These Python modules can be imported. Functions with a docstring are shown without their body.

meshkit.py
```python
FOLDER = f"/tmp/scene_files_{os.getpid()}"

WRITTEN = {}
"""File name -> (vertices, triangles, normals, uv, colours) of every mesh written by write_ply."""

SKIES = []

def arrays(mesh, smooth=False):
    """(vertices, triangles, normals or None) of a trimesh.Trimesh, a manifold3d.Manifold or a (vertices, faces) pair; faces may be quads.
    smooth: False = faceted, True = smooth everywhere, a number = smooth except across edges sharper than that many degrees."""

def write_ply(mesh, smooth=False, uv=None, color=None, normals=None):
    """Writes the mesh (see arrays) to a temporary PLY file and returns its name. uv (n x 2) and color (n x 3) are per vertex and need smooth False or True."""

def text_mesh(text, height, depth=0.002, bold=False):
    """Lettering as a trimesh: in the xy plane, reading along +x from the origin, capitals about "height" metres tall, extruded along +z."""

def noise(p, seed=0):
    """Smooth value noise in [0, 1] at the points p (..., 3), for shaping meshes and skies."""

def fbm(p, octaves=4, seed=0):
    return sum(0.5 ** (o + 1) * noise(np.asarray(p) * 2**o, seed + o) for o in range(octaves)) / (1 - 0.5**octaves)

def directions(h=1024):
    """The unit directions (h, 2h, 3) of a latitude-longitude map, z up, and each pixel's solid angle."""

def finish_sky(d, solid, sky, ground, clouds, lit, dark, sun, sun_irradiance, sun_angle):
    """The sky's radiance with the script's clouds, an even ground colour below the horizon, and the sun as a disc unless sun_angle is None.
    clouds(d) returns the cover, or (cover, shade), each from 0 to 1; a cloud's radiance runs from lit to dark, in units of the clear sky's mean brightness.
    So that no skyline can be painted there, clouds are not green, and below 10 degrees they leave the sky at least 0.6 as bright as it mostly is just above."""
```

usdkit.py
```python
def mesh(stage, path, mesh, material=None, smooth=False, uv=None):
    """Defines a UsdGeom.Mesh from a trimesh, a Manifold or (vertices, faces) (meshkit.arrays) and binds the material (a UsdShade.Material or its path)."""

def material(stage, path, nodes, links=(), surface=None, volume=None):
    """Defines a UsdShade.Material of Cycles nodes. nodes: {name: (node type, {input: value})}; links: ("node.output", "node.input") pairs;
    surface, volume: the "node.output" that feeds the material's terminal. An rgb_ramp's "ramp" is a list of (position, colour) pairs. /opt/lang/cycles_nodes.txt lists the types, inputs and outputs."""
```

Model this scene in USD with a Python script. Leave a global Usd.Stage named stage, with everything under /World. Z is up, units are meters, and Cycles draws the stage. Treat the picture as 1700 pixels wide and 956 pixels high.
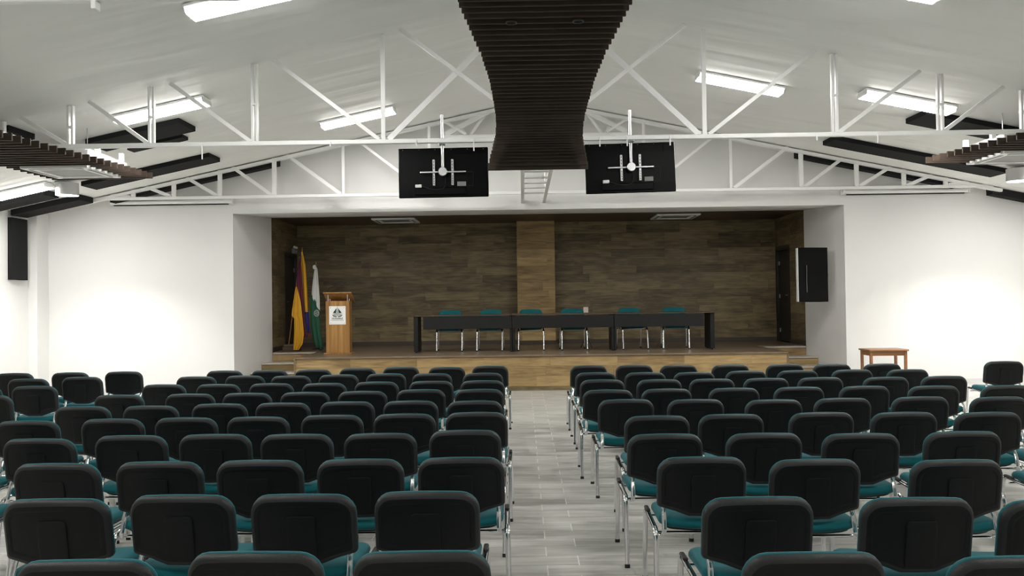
import math, random
import numpy as np, trimesh, usdkit, meshkit
from shapely.geometry import Polygon
from pxr import Usd, UsdGeom, UsdLux, Gf, Sdf

stage = Usd.Stage.CreateInMemory()
UsdGeom.SetStageUpAxis(stage, UsdGeom.Tokens.z)
UsdGeom.SetStageMetersPerUnit(stage, 1.0)
UsdGeom.Xform.Define(stage, '/World')
UsdGeom.Scope.Define(stage, '/World/Looks')
random.seed(7)
rng = np.random.default_rng(7)

# ------------------------------------------------------------------ camera, exposure
EXPOSURE = 1.5
cam = UsdGeom.Camera.Define(stage, '/World/camera')
cam.CreateHorizontalApertureAttr(36.0)
cam.CreateVerticalApertureAttr(36.0 * 956 / 1700)
cam.CreateFocalLengthAttr(36.0 * 1350 / 1700)
cam.CreateClippingRangeAttr(Gf.Vec2f(0.05, 200))
cam.CreateExposureAttr(EXPOSURE)
YAW, PITCH, ROLL = math.atan(17.732 / 1350), math.atan(20.238 / 1350), 0.0133
fw = np.array([-math.sin(YAW) * math.cos(PITCH), math.cos(YAW) * math.cos(PITCH), math.sin(PITCH)])
r0 = np.cross(fw, [0, 0, 1]); r0 /= np.linalg.norm(r0)
u0 = np.cross(r0, fw)
rt = math.cos(ROLL) * r0 - math.sin(ROLL) * u0
up = math.cos(ROLL) * u0 + math.sin(ROLL) * r0
EYE = (0.0, 0.0, 1.65)
cam.AddTransformOp().Set(Gf.Matrix4d(*rt, 0, *up, 0, *(-fw), 0, *EYE, 1))

# lamp strengths (the lamps themselves are built further down)
BATTEN = 33.0
HIGHBAY = 2100.0

# ------------------------------------------------------------------ helpers
used = {}
def numbered(parent, name):
    k = (parent, name); n = used.get(k, 0); used[k] = n + 1
    return name if n == 0 else f'{name}_{n:03d}'

def path_of(parent, name):
    p = '/World' if parent is None else str(parent.GetPath())
    return p + '/' + numbered(p, name)

def obj(name, mesh, m, parent=None, smooth=False, **tags):
    x = usdkit.mesh(stage, path_of(parent, name), mesh, M[m], smooth=smooth).GetPrim()
    return tag(x, **tags)

def tag(p, label=None, cat=None, group=None, kind=None):
    for k, v in (('label', label), ('category', cat), ('group', group), ('kind', kind)):
        if v: p.SetCustomDataByKey(k, v)
    return p

def thing(name, label=None, cat=None, loc=(0, 0, 0), rz=0.0, group=None, kind=None, parent=None, rx=0.0, ry=0.0):
    x = UsdGeom.Xform.Define(stage, path_of(parent, name))
    x.AddTranslateOp().Set(Gf.Vec3d(*map(float, loc)))
    if rz or rx or ry: x.AddRotateZYXOp().Set(Gf.Vec3f(rx, ry, rz)) if (rx or ry) else x.AddRotateZOp().Set(float(rz))
    return tag(x.GetPrim(), label, cat, group, kind)

def dup(root, name, loc, rz, label, group, cat):
    x = UsdGeom.Xform.Define(stage, path_of(None, name))
    x.GetPrim().GetReferences().AddInternalReference(root.GetPath())
    x.GetPrim().SetInstanceable(True)
    x.ClearXformOpOrder()
    t = x.AddTranslateOp(opSuffix='place'); t.Set(Gf.Vec3d(*map(float, loc)))
    r = x.AddRotateZOp(opSuffix='place'); r.Set(float(rz))
    x.SetXformOpOrder([t, r])
    return tag(x.GetPrim(), label, cat, group)

def cat_(*ms): return trimesh.util.concatenate(ms)

def box(x0, x1, y0, y1, z0, z1):
    b = trimesh.creation.box((x1 - x0, y1 - y0, z1 - z0))
    b.apply_translation(((x0 + x1) / 2, (y0 + y1) / 2, (z0 + z1) / 2)); return b

def bbox(x0, x1, y0, y1, z0, z1, b=0.006):
    """box with chamfered edges"""
    c = np.array([(x0 + x1) / 2, (y0 + y1) / 2, (z0 + z1) / 2]); h = np.array([x1 - x0, y1 - y0, z1 - z0]) / 2
    b = min(b, h.min() * 0.8); pts = []
    for s in np.ndindex(2, 2, 2):
        s = np.array(s) * 2 - 1
        for k in range(3):
            q = h - b; q[k] = h[k]; pts.append(c + s * q)
    return trimesh.convex.convex_hull(np.array(pts))

def bar(p0, p1, w, h, ref=(0, 0, 1)):
    """rectangular bar from p0 to p1, w across, h along ref"""
    p0, p1 = np.array(p0, float), np.array(p1, float)
    d = p1 - p0; L = np.linalg.norm(d); d /= L
    r = np.array(ref, float)
    if abs(r @ d) > .98: r = np.array([0, 1.0, 0])
    a = np.cross(d, r); a /= np.linalg.norm(a); b = np.cross(a, d)
    m = trimesh.creation.box((w, h, L))
    T = np.eye(4); T[:3, 0], T[:3, 1], T[:3, 2], T[:3, 3] = a, b, d, (p0 + p1) / 2
    if np.linalg.det(T[:3, :3]) < 0: T[:3, 0] *= -1
    m.apply_transform(T); return m

def cyl(p0, p1, r, n=16):
    return trimesh.creation.cylinder(radius=r, segment=[p0, p1], sections=n)

def tube(pts, a, b=None, n=12, ref=(1, 0, 0)):
    """sweep an ellipse (a along ref, b across) along a polyline, capped"""
    b = a if b is None else b
    p = np.array(pts, float); t = np.gradient(p, axis=0); t /= np.linalg.norm(t, axis=1, keepdims=True)
    V = []
    for q, d in zip(p, t):
        u = np.array(ref, float); u -= (u @ d) * d; u /= np.linalg.norm(u); w = np.cross(d, u)
        for k in range(n):
            g = 2 * math.pi * k / n; V.append(q + a * math.cos(g) * u + b * math.sin(g) * w)
    V = np.array(V); Fc = []
    for i in range(len(p) - 1):
        for k in range(n):
            A, B = i * n + k, i * n + (k + 1) % n
            Fc += [(A, B, B + n), (A, B + n, A + n)]
    V = np.vstack([V, p[0], p[-1]]); c0, c1 = len(V) - 2, len(V) - 1; e = (len(p) - 1) * n
    for k in range(n): Fc += [(c0, (k + 1) % n, k), (c1, e + k, e + (k + 1) % n)]
    return trimesh.Trimesh(V, np.array(Fc), process=False)

def bez(p0, p1, p2, n=6):
    t = np.linspace(0, 1, n)[:, None]; p0, p1, p2 = map(np.array, (p0, p1, p2))
    return [tuple(q) for q in (1 - t) ** 2 * p0 + 2 * t * (1 - t) * p1 + t ** 2 * p2]

def prism_z(poly, z0, z1):
    m = trimesh.creation.extrude_polygon(Polygon(poly), z1 - z0, engine='earcut'); m.apply_translation((0, 0, z0)); return m

def prism_y(poly, y0, y1):
    """polygon in x,z extruded along y"""
    m = trimesh.creation.extrude_polygon(Polygon(poly), y1 - y0, engine='earcut')
    v = m.vertices.copy(); m.vertices = np.c_[v[:, 0], y1 - v[:, 2], v[:, 1]]
    return m

def prism_x(poly, x0, x1):
    """polygon in y,z extruded along x"""
    m = trimesh.creation.extrude_polygon(Polygon(poly), x1 - x0, engine='earcut')
    v = m.vertices.copy(); m.vertices = np.c_[x0 + v[:, 2], v[:, 0], v[:, 1]]
    return m

def hexa(b, t):
    """hull of two quads"""
    return trimesh.convex.convex_hull(np.array(list(b) + list(t), float))

def lathe(profile, n=24):
    m = trimesh.creation.revolve(np.array(profile, float), sections=n); return m

def moved(m, *t):
    m = m.copy(); m.apply_translation(t); return m

# ------------------------------------------------------------------ materials
M = {}
def mat(name, nodes, links=(), surface='p.BSDF'):
    M[name] = usdkit.material(stage, '/World/Looks/' + name, nodes, links, surface=surface); return M[name]

def plain(name, col, rough=.5, metal=0.0, bump=0.0, scale=200.0, spec=0.5, **kw):
    n = {'p': ('principled_bsdf', dict(base_color=col, roughness=rough, metallic=metal, specular_ior_level=spec, **kw))}; l = []
    if bump:
        n |= {'tc': ('texture_coordinate', {}), 't': ('noise_texture', dict(scale=scale, detail=3.0)), 'b': ('bump', dict(strength=bump, distance=0.002))}
        l = [('tc.object', 't.vector'), ('t.fac', 'b.height'), ('b.normal', 'p.normal')]
    return mat(name, n, l)

plain('wall_paint', (.72, .715, .70), .65, bump=.15, scale=60, spec=.3)
plain('jamb_paint', (.70, .685, .67), .65, spec=.3)
plain('white_metal', (.84, .84, .83), .35)
plain('white_plastic', (.78, .78, .76), .4)
plain('pale_plate', (.85, .85, .84), .35)
plain('grey_grille', (.24, .24, .235), .5)
plain('black_foam', (.010, .010, .0105), .8, bump=.5, scale=120, spec=.2)
plain('chair_plastic', (.0048, .0062, .0066), .5, bump=.4, scale=420, spec=.24)
plain('rim_highlight_plastic', (.0145, .0165, .017), .5, bump=.5, scale=380, spec=.38)  # same plastic as the shell; the rim highlight is painted in as lighter tone
plain('teal_fabric', (.006, .095, .11), .9, bump=.6, scale=330, spec=.15, sheen_weight=.15, sheen_roughness=.4)
plain('chrome', (.80, .80, .82), .10, metal=1.0)
plain('steel', (.62, .62, .63), .28, metal=1.0)
plain('black_rubber', (.012, .012, .012), .6)
plain('dark_metal', (.10, .10, .10), .5, metal=1.0)
plain('drum_grey', (.50, .50, .50), .5)
plain('tv_black', (.004, .004, .0045), .25, spec=.08)
plain('tv_glass', (.002, .002, .0025), .08, spec=.2)
plain('table_black', (.012, .012, .0125), .55, spec=.25)
plain('door_dark', (.016, .013, .011), .45)
plain('skirting_dark', (.06, .042, .03), .5)
plain('stone_tread', (.50, .47, .42), .35, bump=.1, scale=80)
plain('grout', (.70, .69, .66), .7)
plain('baseboard_tile', (.60, .59, .57), .35)
plain('flag_yellow', (.62, .32, .015), .75)
plain('flag_blue', (.02, .02, .16), .75)
plain('flag_red', (.35, .02, .03), .75)
plain('flag_maroon', (.10, .008, .03), .75)
plain('flag_white', (.62, .62, .60), .75)
plain('flag_green', (.012, .085, .045), .75)
plain('logo_green', (.005, .045, .03), .5)
plain('logo_black', (.015, .015, .015), .5)
plain('brass', (.55, .40, .16), .35, metal=1.0)
plain('beige_card', (.55, .47, .40), .7)
plain('led_green', (.25, .55, .40), .4)
mat('lamp_glow', {'e': ('emission', dict(color=(1.0, .985, .95), strength=BATTEN))}, surface='e.emission')
mat('lamp_edge_glow', {'e': ('emission', dict(color=(1.0, .985, .95), strength=2.2))}, surface='e.emission')
mat('highbay_glow', {'e': ('emission', dict(color=(1.0, .985, .95), strength=HIGHBAY))}, surface='e.emission')

def wood(name, ramp, axis, rough=.45, along=.7, cross=9.0, rnd=.17, bump=.08):
    sc = [cross, cross, cross]; sc['xyz'.index(axis)] = along
    sb = [cross * .33] * 3; sb['xyz'.index(axis)] = along * 1.4
    mat(name, {
        'g': ('geometry', {}), 'o': ('object_info', {}),
        'off': ('math', dict(math_type='multiply', value2=37.0)),
        'cx': ('combine_xyz', {}),
        'm1': ('mapping', dict(scale=sc)), 'm2': ('mapping', dict(scale=sb)),
        'n1': ('noise_texture', dict(scale=3.2, detail=8.0, roughness=.62, distortion=.6)),
        'n2': ('noise_texture', dict(scale=1.5, detail=3.0, roughness=.5, distortion=.9)),
        'a': ('math', dict(math_type='multiply_add', value2=.62, value3=0.0)),
        'b': ('math', dict(math_type='multiply_add', value2=.55)),
        'c': ('math', dict(math_type='multiply_add', value2=rnd)),
        'd': ('math', dict(math_type='subtract', value2=.085 + rnd * .5)),
        'r': ('rgb_ramp', dict(ramp=ramp)),
        'bm': ('bump', dict(strength=bump, distance=.002)),
        'p': ('principled_bsdf', dict(roughness=rough, specular_ior_level=.35)),
    }, [('o.random', 'off.value1'), ('off.value', 'cx.x'), ('off.value', 'cx.y'), ('off.value', 'cx.z'),
        ('g.position', 'm1.vector'), ('g.position', 'm2.vector'), ('cx.vector', 'm1.location'), ('cx.vector', 'm2.location'),
        ('m1.vector', 'n1.vector'), ('m2.vector', 'n2.vector'),
        ('n1.fac', 'a.value1'), ('n2.fac', 'b.value1'), ('a.value', 'b.value3'),
        ('o.random', 'c.value1'), ('b.value', 'c.value3'), ('c.value', 'd.value1'),
        ('d.value', 'r.fac'), ('r.color', 'p.base_color'), ('n1.fac', 'bm.height'), ('bm.normal', 'p.normal')])

OAK = [(.22, (.052, .038, .021)), (.40, (.115, .086, .046)), (.56, (.207, .156, .080)), (.78, (.32, .25, .138))]
wood('oak_x', OAK, 'x'); wood('oak_y', OAK, 'y')
OAK_DARK_SHADED = [(.2, (.03, .02, .013)), (.42, (.06, .041, .026)), (.62, (.09, .062, .038)), (.9, (.13, .09, .055))]  # alcove ceiling: same laminate with shade painted in; plain dark wood elsewhere
wood('oak_dark_shaded_x', OAK_DARK_SHADED, 'x')
OAK_LIT = [(.22, (.15, .095, .042)), (.40, (.27, .18, .08)), (.58, (.40, .275, .125)), (.82, (.52, .38, .19))]  # same laminate as the stage wall, stronger light painted in as paler tone
wood('oak_lit_x', OAK_LIT, 'x')
wood('stage_floor_wood', [(.1, (.10, .072, .048)), (.5, (.17, .125, .085)), (.9, (.25, .19, .13))], 'x', rough=.3)
wood('slat_wood', [(.1, (.020, .013, .009)), (.5, (.040, .026, .018)), (.9, (.066, .044, .030))], 'x', rough=.6, rnd=.35)
wood('lectern_wood', [(.3, (.18, .082, .024)), (.45, (.30, .15, .046)), (.6, (.44, .24, .075)), (.8, (.58, .35, .12))], 'z', rough=.35, along=.12, cross=6.0)
wood('pine', [(.2, (.17, .075, .030)), (.5, (.27, .125, .052)), (.8, (.38, .20, .085))], 'x', rough=.4)

# grey wood-look floor tiles
mat('floor_tile', {
    'g': ('geometry', {}), 'o': ('object_info', {}),
    'off': ('math', dict(math_type='multiply', value2=53.0)), 'cx': ('combine_xyz', {}),
    'm1': ('mapping', dict(scale=(.55, 9.0, 1.0))), 'm2': ('mapping', dict(scale=(.9, 2.6, 1.0))),
    'n1': ('noise_texture', dict(scale=2.6, detail=7.0, roughness=.6, distortion=.5)),
    'n2': ('noise_texture', dict(scale=1.6, detail=3.0, distortion=.8)),
    'a': ('math', dict(math_type='multiply_add', value2=.6, value3=0.0)), 'b': ('math', dict(math_type='multiply_add', value2=.5)),
    'c': ('math', dict(math_type='multiply_add', value2=.10)),
    'r': ('rgb_ramp', dict(ramp=[(.34, (.225, .225, .205)), (.52, (.365, .362, .332)), (.66, (.485, .48, .445)), (.8, (.58, .575, .535))])),
    'p': ('principled_bsdf', dict(roughness=.38, specular_ior_level=.4)),
}, [('o.random', 'off.value1'), ('off.value', 'cx.x'), ('off.value', 'cx.y'), ('g.position', 'm1.vector'), ('g.position', 'm2.vector'),
    ('cx.vector', 'm1.location'), ('cx.vector', 'm2.location'),
    ('m1.vector', 'n1.vector'), ('m2.vector', 'n2.vector'), ('n1.fac', 'a.value1'), ('n2.fac', 'b.value1'), ('a.value', 'b.value3'),
    ('o.random', 'c.value1'), ('b.value', 'c.value3'), ('c.value', 'r.fac'), ('r.color', 'p.base_color')])

# taut sheet ceiling with faint ripples
mat('ceiling_sheet', {
    'g': ('geometry', {}), 'm1': ('mapping', dict(scale=(.28, 1.5, .28))),
    'n1': ('noise_texture', dict(scale=1.5, detail=1.6, roughness=.4, distortion=.3)),
    'bm': ('bump', dict(strength=.75, distance=.10)),
    'p': ('principled_bsdf', dict(base_color=(.78, .78, .755), roughness=.55, specular_ior_level=.25)),
}, [('g.position', 'm1.vector'), ('m1.vector', 'n1.vector'), ('n1.fac', 'bm.height'), ('bm.normal', 'p.normal')])

# ------------------------------------------------------------------ room dimensions
RX, RZ, SL = .28, 5.33, .21            # ridge position, height, slope
XL, XR, YF, YB = -9.1, 9.66, 15.2, -6.0
def zc(x): return RZ - SL * abs(x - RX)
ZS = .65                               # stage height
YS, YA, YK = 14.85, 16.7, 18.6         # stage front, wood alcove mouth, alcove back
AL, AR = -5.17, 5.77                   # wood alcove sides
JL, JR = -5.43, 6.0                    # recess mouth
ZA = 3.42
ORD = ['first', 'second', 'third', 'fourth', 'fifth', 'sixth', 'seventh', 'eighth', 'ninth', 'tenth']

# ------------------------------------------------------------------ floor
TL, TW, GAP, TH = 1.2, .188, .0028, .010
fl = thing('floor', kind='structure', label='grey wood-look plank tile floor')
obj('grout', box(XL - .2, XR + .2, YB - .2, 19.0, -.12, -.0012), 'grout', fl)
tiles = []
row = 0; y = 1.7
while y < YF - .02:
    j = (.13 if row % 2 else .33)
    k0 = math.floor((XL - j) / TL)
    x = j + k0 * TL
    while x < XR:
        x0, x1 = max(x, XL), min(x + TL, XR)
        if x1 - x0 > .03: tiles.append((x0 + .004, x1 - .004, y + GAP / 2, min(y + TW, YF) - GAP / 2))
        x += TL
    y += TW; row += 1
def in_aisle(t): return t[1] > -.25 and t[0] < .75 and t[2] > 3.4
def near(t): return abs((t[0] + t[1]) / 2) < .66 * t[2] + .6 and t[2] > 3.2
single = [t for t in tiles if in_aisle(t)]
rest = sorted([t for t in tiles if not in_aisle(t) and near(t)], key=lambda t: t[2] + .35 * abs((t[0] + t[1]) / 2 - .3))
single += rest[:max(0, 298 - len(single))]
sset = set(single)
for t in single: obj('tile', box(t[0], t[1], t[2], t[3], -TH, 0), 'floor_tile', fl)
obj('tile_field', cat_(*[box(t[0], t[1], t[2], t[3], -TH, 0) for t in tiles if t not in sset]), 'floor_tile', fl, kind='stuff')
obj('tile_slab', box(XL, XR, YB, 1.7, -TH, 0), 'floor_tile', fl)

# ------------------------------------------------------------------ shell
cl = thing('ceiling', kind='structure', label='white sloping sheet ceiling rising to a central ridge')
for s in (-1, 1):
    xe = XL - .2 if s < 0 else XR + .2
    n = 12
    pl = [(RX, RZ), (xe, zc(xe)), (xe, zc(xe) + .08), (RX, RZ + .08)]
    obj('ceiling_slope', prism_y(pl, YB - .1, YF + .15), 'ceiling_sheet', cl)

def gable(x0, x1, z0=0.0):
    p = [(x0, z0), (x1, z0), (x1, zc(x1) + .05)]
    if x0 < RX < x1: p.append((RX, RZ + .05))
    return p + [(x0, zc(x0) + .05)]
wf = thing('wall_front', kind='structure', label='white front wall around the stage recess')
obj('wall_side', prism_y(gable(XL - .15, JL), YF, YF + .15), 'wall_paint', wf)
obj('wall_side', prism_y(gable(JR, XR + .15), YF, YF + .15), 'wall_paint', wf)
obj('wall_gable', prism_y(gable(JL, JR, 3.343), YF, YF + .15), 'wall_paint', wf)
obj('jamb', prism_z([(JL, YF + .02), (AL, YA), (AL - .12, YA), (JL - .3, YF + .02)], 0, 3.42), 'jamb_paint', wf)
obj('jamb', prism_z([(JR, YF + .02), (JR + .3, YF + .02), (AR + .12, YA), (AR, YA)], 0, 3.42), 'jamb_paint', wf)
obj('soffit', hexa([(JL, YF + .15, 3.350), (JR, YF + .15, 3.350), (AR, YA, ZA - .005), (AL, YA, ZA - .005)],
                   [(JL, YF + .15, 3.50), (JR, YF + .15, 3.50), (AR, YA, 3.50), (AL, YA, 3.50)]), 'jamb_paint', wf)
wl = thing('wall_left', kind='structure', label='white left side wall')
obj('wall_panel', box(XL - .15, XL, YB - .1, YF + .15, 0, zc(XL) + .06), 'wall_paint', wl)
obj('pilaster', box(XL, XL + .17, 14.84, YF, 0, zc(XL) + .02), 'wall_paint', wl)
obj('wall_right', box(XR, XR + .15, YB - .1, YF + .15, 0, zc(XR) + .06), 'wall_paint', kind='structure')
obj('wall_back', prism_y(gable(XL - .15, XR + .15), YB - .15, YB), 'wall_paint', kind='structure')
obj('baseboard_front', cat_(box(XL + .17, JL, YF - .012, YF, 0, .09), box(JR, XR, YF - .012, YF, 0, .09)), 'baseboard_tile', kind='structure')
obj('baseboard_left', box(XL, XL + .012, YB, 14.84, 0, .09), 'baseboard_tile', kind='structure')

# ------------------------------------------------------------------ wood plank cladding
PH, PL_, PG = .186, 1.22, .0022
def planks(parent, u0, u1, v0, v1, put, m, seed, hole=None, stagger=None):
    """rows of planks over u (horizontal) x v (height); put(u0,u1,v0,v1) gives the mesh"""
    r = random.Random(seed); v = v0; i = 0
    while v < v1 - .01:
        vt = min(v + PH, v1); u = u0 - (r.random() * PL_ if stagger is None else stagger[i % len(stagger)] * PL_)
        while u < u1:
            a, b = max(u, u0), min(u + PL_, u1)
            segs = [(a, b)]
            if hole and v < hole[3] - .02 and vt > hole[2] + .02:
                segs = [(x, y_) for x, y_ in ((a, min(b, hole[0])), (max(a, hole[1]), b))]
            for x, y_ in segs:
                if y_ - x > .02: obj('plank', put(x + PG / 2, y_ - PG / 2, v + PG / 2, vt - PG / 2), m, parent)
            u += PL_
        v = vt; i += 1

wb = thing('wall_alcove_back', kind='structure', label='brown wood plank wall at the back of the stage')
obj('backing', box(AL - .12, AR + .12, YK + .014, YK + .12, 0, ZA), 'skirting_dark', wb)
planks(wb, AL, AR, ZS + .09, ZA, lambda a, b, c, d: box(a, b, YK, YK + .016, c, d), 'oak_x', 11)
obj('skirting', box(AL, AR, YK - .014, YK + .01, ZS, ZS + .09), 'skirting_dark', wb)
PX0, PX1, PY = -.12, .73, 18.25
wp = thing('wall_alcove_column', kind='structure', label='plank clad flat column in the middle of the stage back wall')
obj('backing', box(PX0 + .004, PX1 - .004, PY + .014, YK - .002, ZS, ZA), 'skirting_dark', wp)
planks(wp, PX0, PX1, ZS + .09, ZA, lambda a, b, c, d: box(a, b, PY, PY + .016, c, d), 'oak_lit_x', 23)
obj('skirting', box(PX0 - .01, PX1 + .01, PY - .014, PY + .01, ZS, ZS + .09), 'skirting_dark', wp)
DZ = 2.68
for nm, xs, s, sd in (('wall_alcove_left', AL, -1, 31), ('wall_alcove_right', AR, 1, 37)):
    w = thing(nm, kind='structure', label='wood plank side wall of the stage, ' + ('left side' if s < 0 else 'right side'))
    xa = xs + s * .014
    hole = (17.62, YK - .04, ZS - .2, DZ + .05)
    obj('backing', cat_(box(min(xa, xa + s * .1), max(xa, xa + s * .1), YA, hole[0], 0, ZA), box(min(xa, xa + s * .1), max(xa, xa + s * .1), hole[0], YK + .1, hole[3], ZA)), 'skirting_dark', w)
    planks(w, YA, YK, ZS + .09, ZA, lambda a, b, c, d: box(min(xs, xs + s * .016), max(xs, xs + s * .016), a, b, c, d), 'oak_y', sd, hole)
    obj('skirting', box(min(xs, xs - s * .014), max(xs, xs - s * .014), YA + .01, hole[0], ZS, ZS + .09), 'skirting_dark', w)
    d = thing('door_1' if s < 0 else 'door_2', kind='structure', label='dark door in the wood side wall of the stage')
    fr = [box(0, .10, hole[0], hole[0] + .07, ZS, DZ), box(0, .10, hole[1] - .07, hole[1], ZS, DZ), box(0, .10, hole[0], hole[1], DZ, hole[3])]
    for f in fr: f.vertices[:, 0] = xs + s * (f.vertices[:, 0] - .012); f.fix_normals()
    obj('door_frame', cat_(*fr), 'door_dark', d)
    lf = box(.04, .08, hole[0] + .072, hole[1] - .072, ZS + .006, DZ - .004); lf.vertices[:, 0] = xs + s * lf.vertices[:, 0]; lf.fix_normals()
    leaf = obj('leaf', lf, 'door_dark', d)
    for zz in ((ZS + .25, 1.66, 2.40) if s > 0 else (ZS + .25, 2.40)):
        hg = bbox(.024, .04, hole[1] - .13, hole[1] - .085, zz - .045, zz + .045, .004); hg.vertices[:, 0] = xs + s * hg.vertices[:, 0]; hg.fix_normals()
        obj('hinge', hg, 'steel', d, label='steel hinge')
    hd = tube([(xs + s * .038, hole[0] + .14, 1.68), (xs + s * .0, hole[0] + .14, 1.68), (xs - s * .01, hole[0] + .16, 1.68), (xs - s * .01, hole[0] + .26, 1.68)], .009)
    obj('door_handle', hd, 'steel', d, smooth=40, label='steel lever handle')
ca = thing('ceiling_alcove', kind='structure', label='wood plank ceiling over the stage, its shade painted into the tone')
obj('backing', box(AL - .12, AR + .12, YA, YK + .1, ZA + .016, ZA + .1), 'skirting_dark', ca)
y = YA; i = 0
rr = random.Random(5)
while y < YK - .01:
    x = AL - rr.random() * PL_
    while x < AR:
        a, b = max(x, AL), min(x + PL_, AR)
        if b - a > .02: obj('plank', box(a + .001, b - .001, y + .001, min(y + PH, YK) - .001, ZA, ZA + .018), 'oak_dark_shaded_x', ca)
        x += PL_
    y += PH

# ------------------------------------------------------------------ stage
SX0, SX1 = -4.19, 4.80
st = thing('stage', 'long wood plank fronted stage platform across the recess', 'stage')
obj('platform', cat_(box(SX0 + .02, SX1 - .02, YS + .02, YA, 0, ZS - .012), box(AL + .002, AR - .002, YA, YK - .02, 0, ZS - .012)), 'skirting_dark', st)
obj('deck', cat_(box(SX0, SX1, YS - .012, YA + .05, ZS - .012, ZS), box(AL + .016, AR - .016, YA + .05, YK - .016, ZS - .012, ZS)), 'stage_floor_wood', st)
obj('nosing', bbox(SX0, SX1, YS - .03, YS - .0, ZS - .035, ZS + .001, .008), 'stage_floor_wood', st)
planks(st, SX0, SX1, .075, ZS - .036, lambda a, b, c, d: box(a, b, YS, YS + .018, c, d), 'oak_lit_x', 41)
obj('skirting', box(SX0, SX1, YS - .014, YS + .005, 0, .075), 'oak_x', st, label='darker wood skirting strip')
obj('corner_trim', cat_(box(SX0 - .012, SX0 + .02, YS - .012, YS + .03, 0, ZS - .036), box(SX1 - .02, SX1 + .012, YS - .012, YS + .03, 0, ZS - .036)), 'oak_x', st)
obj('side_board', cat_(box(SX0 - .002, SX0 + .016, YS + .03, YA, 0, ZS - .012), box(SX1 - .016, SX1 + .002, YS + .03, YA, 0, ZS - .012)), 'oak_y', st)
def jamb_x(s, y): 
    t = (y - YF) / (YA - YF)
    return JL + (AL - JL) * t if s < 0 else JR + (AR - JR) * t
for s, side in ((-1, 'left'), (1, 'right')):
    t = thing('stage_steps', f'pale stone treads on wood risers climbing to the {side} end of the stage', 'steps')
    xi = SX0 - .016 if s < 0 else SX1 + .016
    ys = [15.28, 15.76, 16.2, 16.66]; zs = [.15, .30, .455, .635]
    for k, (y0, z) in enumerate(zip(ys, zs)):
        y1 = (ys + [17.0])[k + 1] + .01
        if k == 3: y1 = YA - .002
        zb = 0 if k == 0 else zs[k - 1]
        xo = jamb_x(s, y0) - s * .012
        obj('riser', box(min(xi, xo), max(xi, xo), y0 + .03, y0 + .05, zb, z - .032), 'oak_lit_x', t)
        a, b = min(xi, xo), max(xi, xo)
        yy = max(y1, y0 + .06)
        if k == 3: a, b = (AL + .012, xi) if s < 0 else (xi, AR - .012)
        obj('tread', bbox(a, b, y0, yy if k < 3 else YA + .045, z - .032, z, .010), 'stone_tread', t)

# ------------------------------------------------------------------ ceiling cassettes over the stage, exit lamp
for k, (cx, cy, w) in enumerate(((-2.72, 17.55, .92), (3.3, 17.55, .92))):
    t = thing('ceiling_air_unit', 'white flush air cassette in the wood ceiling over the ' + ('left' if k == 0 else 'right') + ' half of the stage', 'air conditioner', (cx, cy, ZA))
    obj('panel', cat_(*[bbox(*q, -.035, -.001, .008) for q in ((-w / 2, w / 2, -.46, -.30), (-w / 2, w / 2, .30, .46), (-w / 2, -.30, -.30, .30), (.30, w / 2, -.30, .30))]), 'white_plastic', t)
    obj('grille', box(-.30, .30, -.30, .30, -.022, -.002), 'grey_grille', t)
    for x0, x1, y0, y1 in ((-.36, .36, -.41, -.365), (-.36, .36, .365, .41), (-.41, -.365, -.3, .3), (.365, .41, -.3, .3)):
        obj('louvre', box(x0, x1, y0, y1, -.04, -.034), 'grey_grille', t)
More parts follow.
